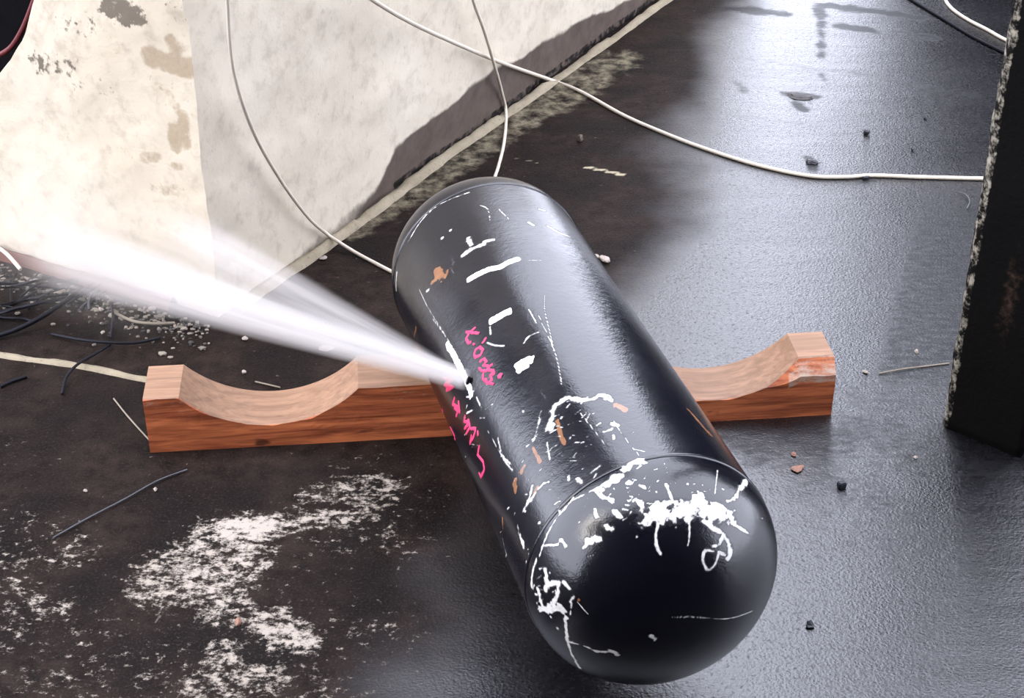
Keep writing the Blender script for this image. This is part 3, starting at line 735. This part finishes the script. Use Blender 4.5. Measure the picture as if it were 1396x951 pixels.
# spray thrown back off the foot of the wall
t = NT('spray_mist'); t.t.nodes.remove(t.b)
sp = t.n('VectorMath', operation='LENGTH'); t.l(t.tc.outputs['Object'], sp.inputs[0])
fall = t.math('POWER', t.math('SUBTRACT', 1.0, sp.outputs['Value'], True), 1.4)
d = t.math('MULTIPLY', t.math('MULTIPLY', fall, t.ramp(t.noise(2.2, 4), .25, .75, .3, 1.5)), 1.9)
v = t.n('VolumePrincipled'); v.inputs['Color'].default_value = (.80, .775, .75, 1); t.l(d, v.inputs['Density']); t.l(v.outputs[0], t.out.inputs['Volume'])
t.m.cycles.volume_step_rate = .3
bm = bmesh.new(); bmesh.ops.create_icosphere(bm, subdivisions=3, radius=1); me = bpy.data.meshes.new('spray_mist'); bm.to_mesh(me); bm.free(); me.materials.append(t.m)
mist = bpy.data.objects.new('spray_mist', me); COL.objects.link(mist)
mp = CORNER + dL * .22 + nL * .10
mist.location = (mp.x, mp.y, .16); mist.scale = (.38, .15, .20); mist.rotation_euler.z = math.atan2(dL.y, dL.x)
tag(mist, 'soft white mist of spray hanging at the foot of the white wall', 'mist', None, 'stuff')

# ================================================================== CABLES
CABLE = plain('white_cable_sheath', (.50, .44, .36), .5, .12, 40, .4)
def wallp(px, py, off=.012): return on_plane(px, py, CORNER + nR * off, nR)
def fl(px, py, r=.0042): return at(px, py, r)
def cable(name, P, r, label, mat=CABLE, n=12, taper=None, cat='cable', group=None):
    o = tube_mesh(name, smooth_path(P, n), r, mat, 8, None, taper); return tag(o, label, cat, group)
cable('cable', [wallp(309, -60, .10), wallp(310, 0, .08), wallp(318, 95, .06), wallp(345, 178, .04), wallp(383, 246, .030), wallp(420, 296, .024), at(446, 319, .022), at(462, 330, .018), fl(490, 347), fl(540, 373), fl(600, 402), fl(680, 440), fl(720, 470)], .0036,
      'white cable sagging down the wall corner to the far left rim of the cylinder')
cable('cable', [wallp(632, -50, .06), wallp(645, 0, .05), wallp(660, 42, .045), wallp(673, 85, .034), wallp(684, 125, .014), fl(690, 155), fl(687, 195), fl(679, 228), fl(672, 250, .02), cpos(T_FAR + .16) - Vector((0, 0, .10)), cpos(T_FAR + HD + .004)], .0038,
      'white cable dropping behind the far end of the cylinder')
cable('cable', [wallp(450, -40, .10), wallp(508, 0, .08), wallp(555, 28, .06), wallp(605, 52, .04), wallp(680, 84, .016), fl(748, 108, .008), fl(790, 124), fl(850, 157), fl(905, 181), fl(960, 202), fl(1030, 224), fl(1100, 239), fl(1150, 241), fl(1190, 239), fl(1250, 241), fl(1330, 243), fl(1400, 244)], .0046,
      'long white cable crossing the wet ground to the black slab')
cable('cable', [fl(1270, -60), fl(1286, -8), fl(1296, 10), fl(1318, 26), fl(1345, 40), fl(1375, 56), fl(1420, 70)], .0048, 'short white cable running behind the top of the black slab')
DARKW = plain('black_wire', (.004, .004, .007), .6, .3, 40, .15)
cable('wire', [fl(1195, -30), fl(1250, 4), fl(1290, 28), fl(1330, 52), fl(1380, 76)], .0045, 'thin dark strand put in as the shadow line below the short white cable at top right', DARKW, cat='wire')  # dark strand stands in for the cable's shadow on the ground
cable('cable_end', [on_plane(-20, 325, CORNER + nL * .03, nL), on_plane(8, 345, CORNER + nL * .03, nL), at(28, 367, .008)], .0040, 'pale stub of cable at the left edge by the wall foot', CABLE, cat='cable')

# ================================================================== HEAP AND LITTER
TW = plain('grey_wire', (.05, .05, .058), .5, .3, 50)
STRAW = plain('dry_straw', (.16, .135, .10), .7, .3, 60)
cable('wire', [at(70, 455, .004), at(105, 462, .012), at(140, 466, .014), at(185, 467, .010), at(218, 460, .004)], .0028, 'curved dark wire on the ground below the heap, longest one near the timber', DARKW, cat='wire')
cable('wire', [at(85, 537, .003), at(90, 515, .008), at(105, 497, .014), at(130, 482, .012), at(150, 470, .006)], .0026, 'hooked dark wire arching over the pale mortar strip', DARKW, cat='wire')
cable('wire', [at(0, 527, .003), at(15, 520, .004), at(36, 513, .003)], .0030, 'short dark wire below the mortar strip at the left edge', DARKW, cat='wire')
cable('wire', [at(72, 733, .003), at(120, 706, .004), at(170, 680, .004), at(215, 655, .004), at(255, 640, .003)], .0015, 'thin straight grey wire lying on the dark ground in front of the timber', TW, cat='wire')
cable('straw', [at(155, 543, .003), at(175, 568, .004), at(204, 600, .003)], .0014, 'thin pale straw leaning against the left end of the timber', STRAW, cat='straw')
cable('straw', [at(1198, 509, .002), at(1230, 503, .003), at(1262, 499, .002), at(1294, 495, .002)], .0015, 'pale straw on the wet ground beside the black slab', STRAW, cat='straw')
cable('straw', [at(348, 520, .002), at(365, 524, .003), at(382, 528, .002)], .0016, 'small pale straw on the ground behind the left notch', STRAW, cat='straw')
cable('wire', [at(1308, 262, .003), at(1318, 266, .006), at(1322, 275, .006), at(1318, 284, .003)], .0012, 'tiny curled wire by the slab, below the long cable', TW, cat='wire')
cable('wire', [at(-20, 462, .004), at(20, 450, .012), at(60, 430, .02), at(92, 408, .024), at(112, 392, .010)], .0045, 'thickest black wire rising through the left side of the heap', DARKW, cat='wire')
cable('wire', [at(-20, 430, .006), at(25, 420, .016), at(60, 412, .020), at(110, 402, .006)], .0038, 'black wire lying nearly level across the left side of the heap', DARKW, cat='wire')
cable('wire', [at(150, 412, .006), at(154, 428, .014), at(153, 445, .012), at(151, 460, .004)], .0024, 'short upright dark wire in front of the right half of the heap', DARKW, cat='wire')
cable('wire', [at(155, 425, .004), at(180, 437, .010), at(210, 441, .010), at(238, 440, .004)], .0030, 'pale grey wire curving along the right front of the heap', STRAW, cat='wire')
rnd = random.Random(5)
for i in range(26):
    x, y = rnd.uniform(-20, 150), rnd.uniform(375, 440)
    if y > 400 + (150 - x) * .35: y -= 30
    a = rnd.gauss(-.35, .5) + (math.pi if rnd.random() < .5 else 0); ln = rnd.uniform(30, 90); z = rnd.uniform(.004, .028)
    P = []
    for k in range(5):
        u = k / 4 - .5; px = x + math.cos(a) * ln * u - math.sin(a) * 14 * (u * u - .1) * rnd.choice((1, 1.3)); py = y + math.sin(a) * ln * u * .6 + 10 * (u * u) * rnd.uniform(-.5, 1)
        P.append(at(px, py, max(.003, z * (1 - abs(u) * 1.6))))
    cable('wire', P, rnd.uniform(.0014, .0030), 'thin dark wire in the tangled heap at the foot of the white wall', DARKW if rnd.random() < .72 else TW, 8, None, 'wire', 'wires in the tangled heap')
# coarse grit and chips in and around the heap: nobody could count it
V, F = [], []
ico = bmesh.new(); bmesh.ops.create_icosphere(ico, subdivisions=1, radius=1); iv = [v.co.copy() for v in ico.verts]; iff = [[v.index for v in f.verts] for f in ico.faces]; ico.free()
for i in range(520):
    px = rnd.uniform(-20, 285); py = 345 + px * .293 + abs(rnd.gauss(0, 1)) * 22 + 16
    if py > 490: continue
    p = at(px, py); s = rnd.uniform(.0014, .0048) * (1 if rnd.random() < .9 else 1.6); b = len(V)
    sc = (s * rnd.uniform(.7, 1.6), s * rnd.uniform(.7, 1.3), s * rnd.uniform(.4, .8))
    for q in iv: V.append((p.x + q.x * sc[0] * rnd.uniform(.8, 1.2), p.y + q.y * sc[1] * rnd.uniform(.8, 1.2), sc[2] * .8 + q.z * sc[2]))
    F += [tuple(b + k for k in f) for f in iff]
t = NT('mixed_grit'); g = t.n('NewGeometry')
t.finish(t.mix(t.ramp(g.outputs['Random Per Island'], .1, 1.0), (.012, .010, .010), (.20, .17, .135)), .8)
grit = link_mesh('gravel', V, F, t.m); tag(grit, 'loose gravel and chips strewn along the foot of the white wall', 'gravel', None, 'stuff')
ST_D = plain('dark_stone', (.008, .008, .012), .45, .3, 50); ST_P = plain('pale_chip', (.26, .22, .19), .8, .2, 60); ST_B = plain('brown_chip', (.22, .11, .075), .7, .3, 60)
for px, py, sz, m, lab, cat in (
        (791, 193, (.008, .008, .007), plain('brown_stone', (.06, .045, .035), .7), 'small brown stone on the ground near the long cable', 'stone'),
        (825, 357, (.012, .008, .006), ST_P, 'pale chip on the ground beside the cylinder\'s far right shoulder', 'chip'),
        (812, 352, (.008, .006, .004), ST_P, 'smaller pale crumb beside the cylinder\'s far right shoulder', 'chip'),
        (1181, 183, (.007, .007, .005), ST_D, 'dark pebble in the bright wet patch above the long cable', 'pebble'),
        (1244, 205, (.004, .005, .004), ST_D, 'tiny dark pebble right of the bright wet patch', 'pebble'),
        (1261, 162, (.004, .004, .003), ST_D, 'tiny dark pebble high on the right of the wet ground', 'pebble'),
        (1180, 244, (.007, .005, .004), ST_D, 'dark crumb tucked under the long cable', 'pebble'),
        (1107, 222, (.011, .012, .004), ST_D, 'flat dark flake just above the long cable', 'flake'),
        (1087, 640, (.010, .007, .004), ST_B, 'pinkish brown scrap lying in front of the right end of the timber', 'scrap'),
        (1082, 620, (.004, .006, .003), ST_B, 'narrow brown crumb behind the pinkish scrap', 'scrap'),
        (1104, 853, (.006, .008, .004), ST_D, 'dark bean-shaped pebble in the foreground right of the cylinder', 'pebble'),
        (1248, 624, (.003, .003, .003), ST_P, 'tiny pale crumb on the dark ground in front of the slab', 'chip'),
        (1180, 508, (.005, .004, .003), ST_P, 'pale chip right of the timber\'s right end', 'chip'),
        (1249, 480, (.004, .004, .003), ST_P, 'pale crumb on the ground left of the black slab', 'chip'),
        (334, 463, (.005, .005, .004), ST_P, 'white crumb on the ground beneath the water jet', 'chip'),
        (333, 509, (.004, .004, .003), ST_P, 'white crumb on the ground behind the left notch', 'chip'),
        (441, 354, (.007, .005, .005), ST_P, 'pale mortar crumb by the foot of the right wall face', 'chip'),
        (445, 477, (.012, .008, .006), ST_P, 'pale crumbly lump behind the middle of the timber', 'lump'),
        (117, 670, (.003, .003, .003), ST_P, 'tiny pale crumb on the dark ground left of the timber front', 'chip'),
        (212, 668, (.003, .004, .003), ST_P, 'tiny pale crumb just below the timber\'s left end', 'chip'),
        (325, 848, (.007, .005, .003), ST_B, 'rusty orange crumb among the white crust', 'scrap'),
        (138, 424, (.006, .004, .004), ST_P, 'white chip at the front of the wire heap', 'chip')):
    tag(lump('stone' if cat in ('stone', 'lump') else cat, at(px, py), sz, m, int(px + py), None, px * .7), lab, cat)
# matt black cube of grit right of the timber
ck = at(1147, 664); cube = box('coal_piece', Vector((ck.x, ck.y, 0)), Vector((.95, .31, 0)), Vector((-.31, .95, 0)), (.013, .011, .011), ST_D, None, .0015)
tag(cube, 'small black cube-like piece on the wet ground below the right end of the timber', 'coal piece')
fk = at(1090, 132)
tag(lump('leaf', fk, (.022, .030, .002), plain('wet_dark_leaf', (.010, .006, .005), .5), 3, None, .4, 2, .5), 'wet dark leaf lying in the brightest part of the wet ground', 'leaf')
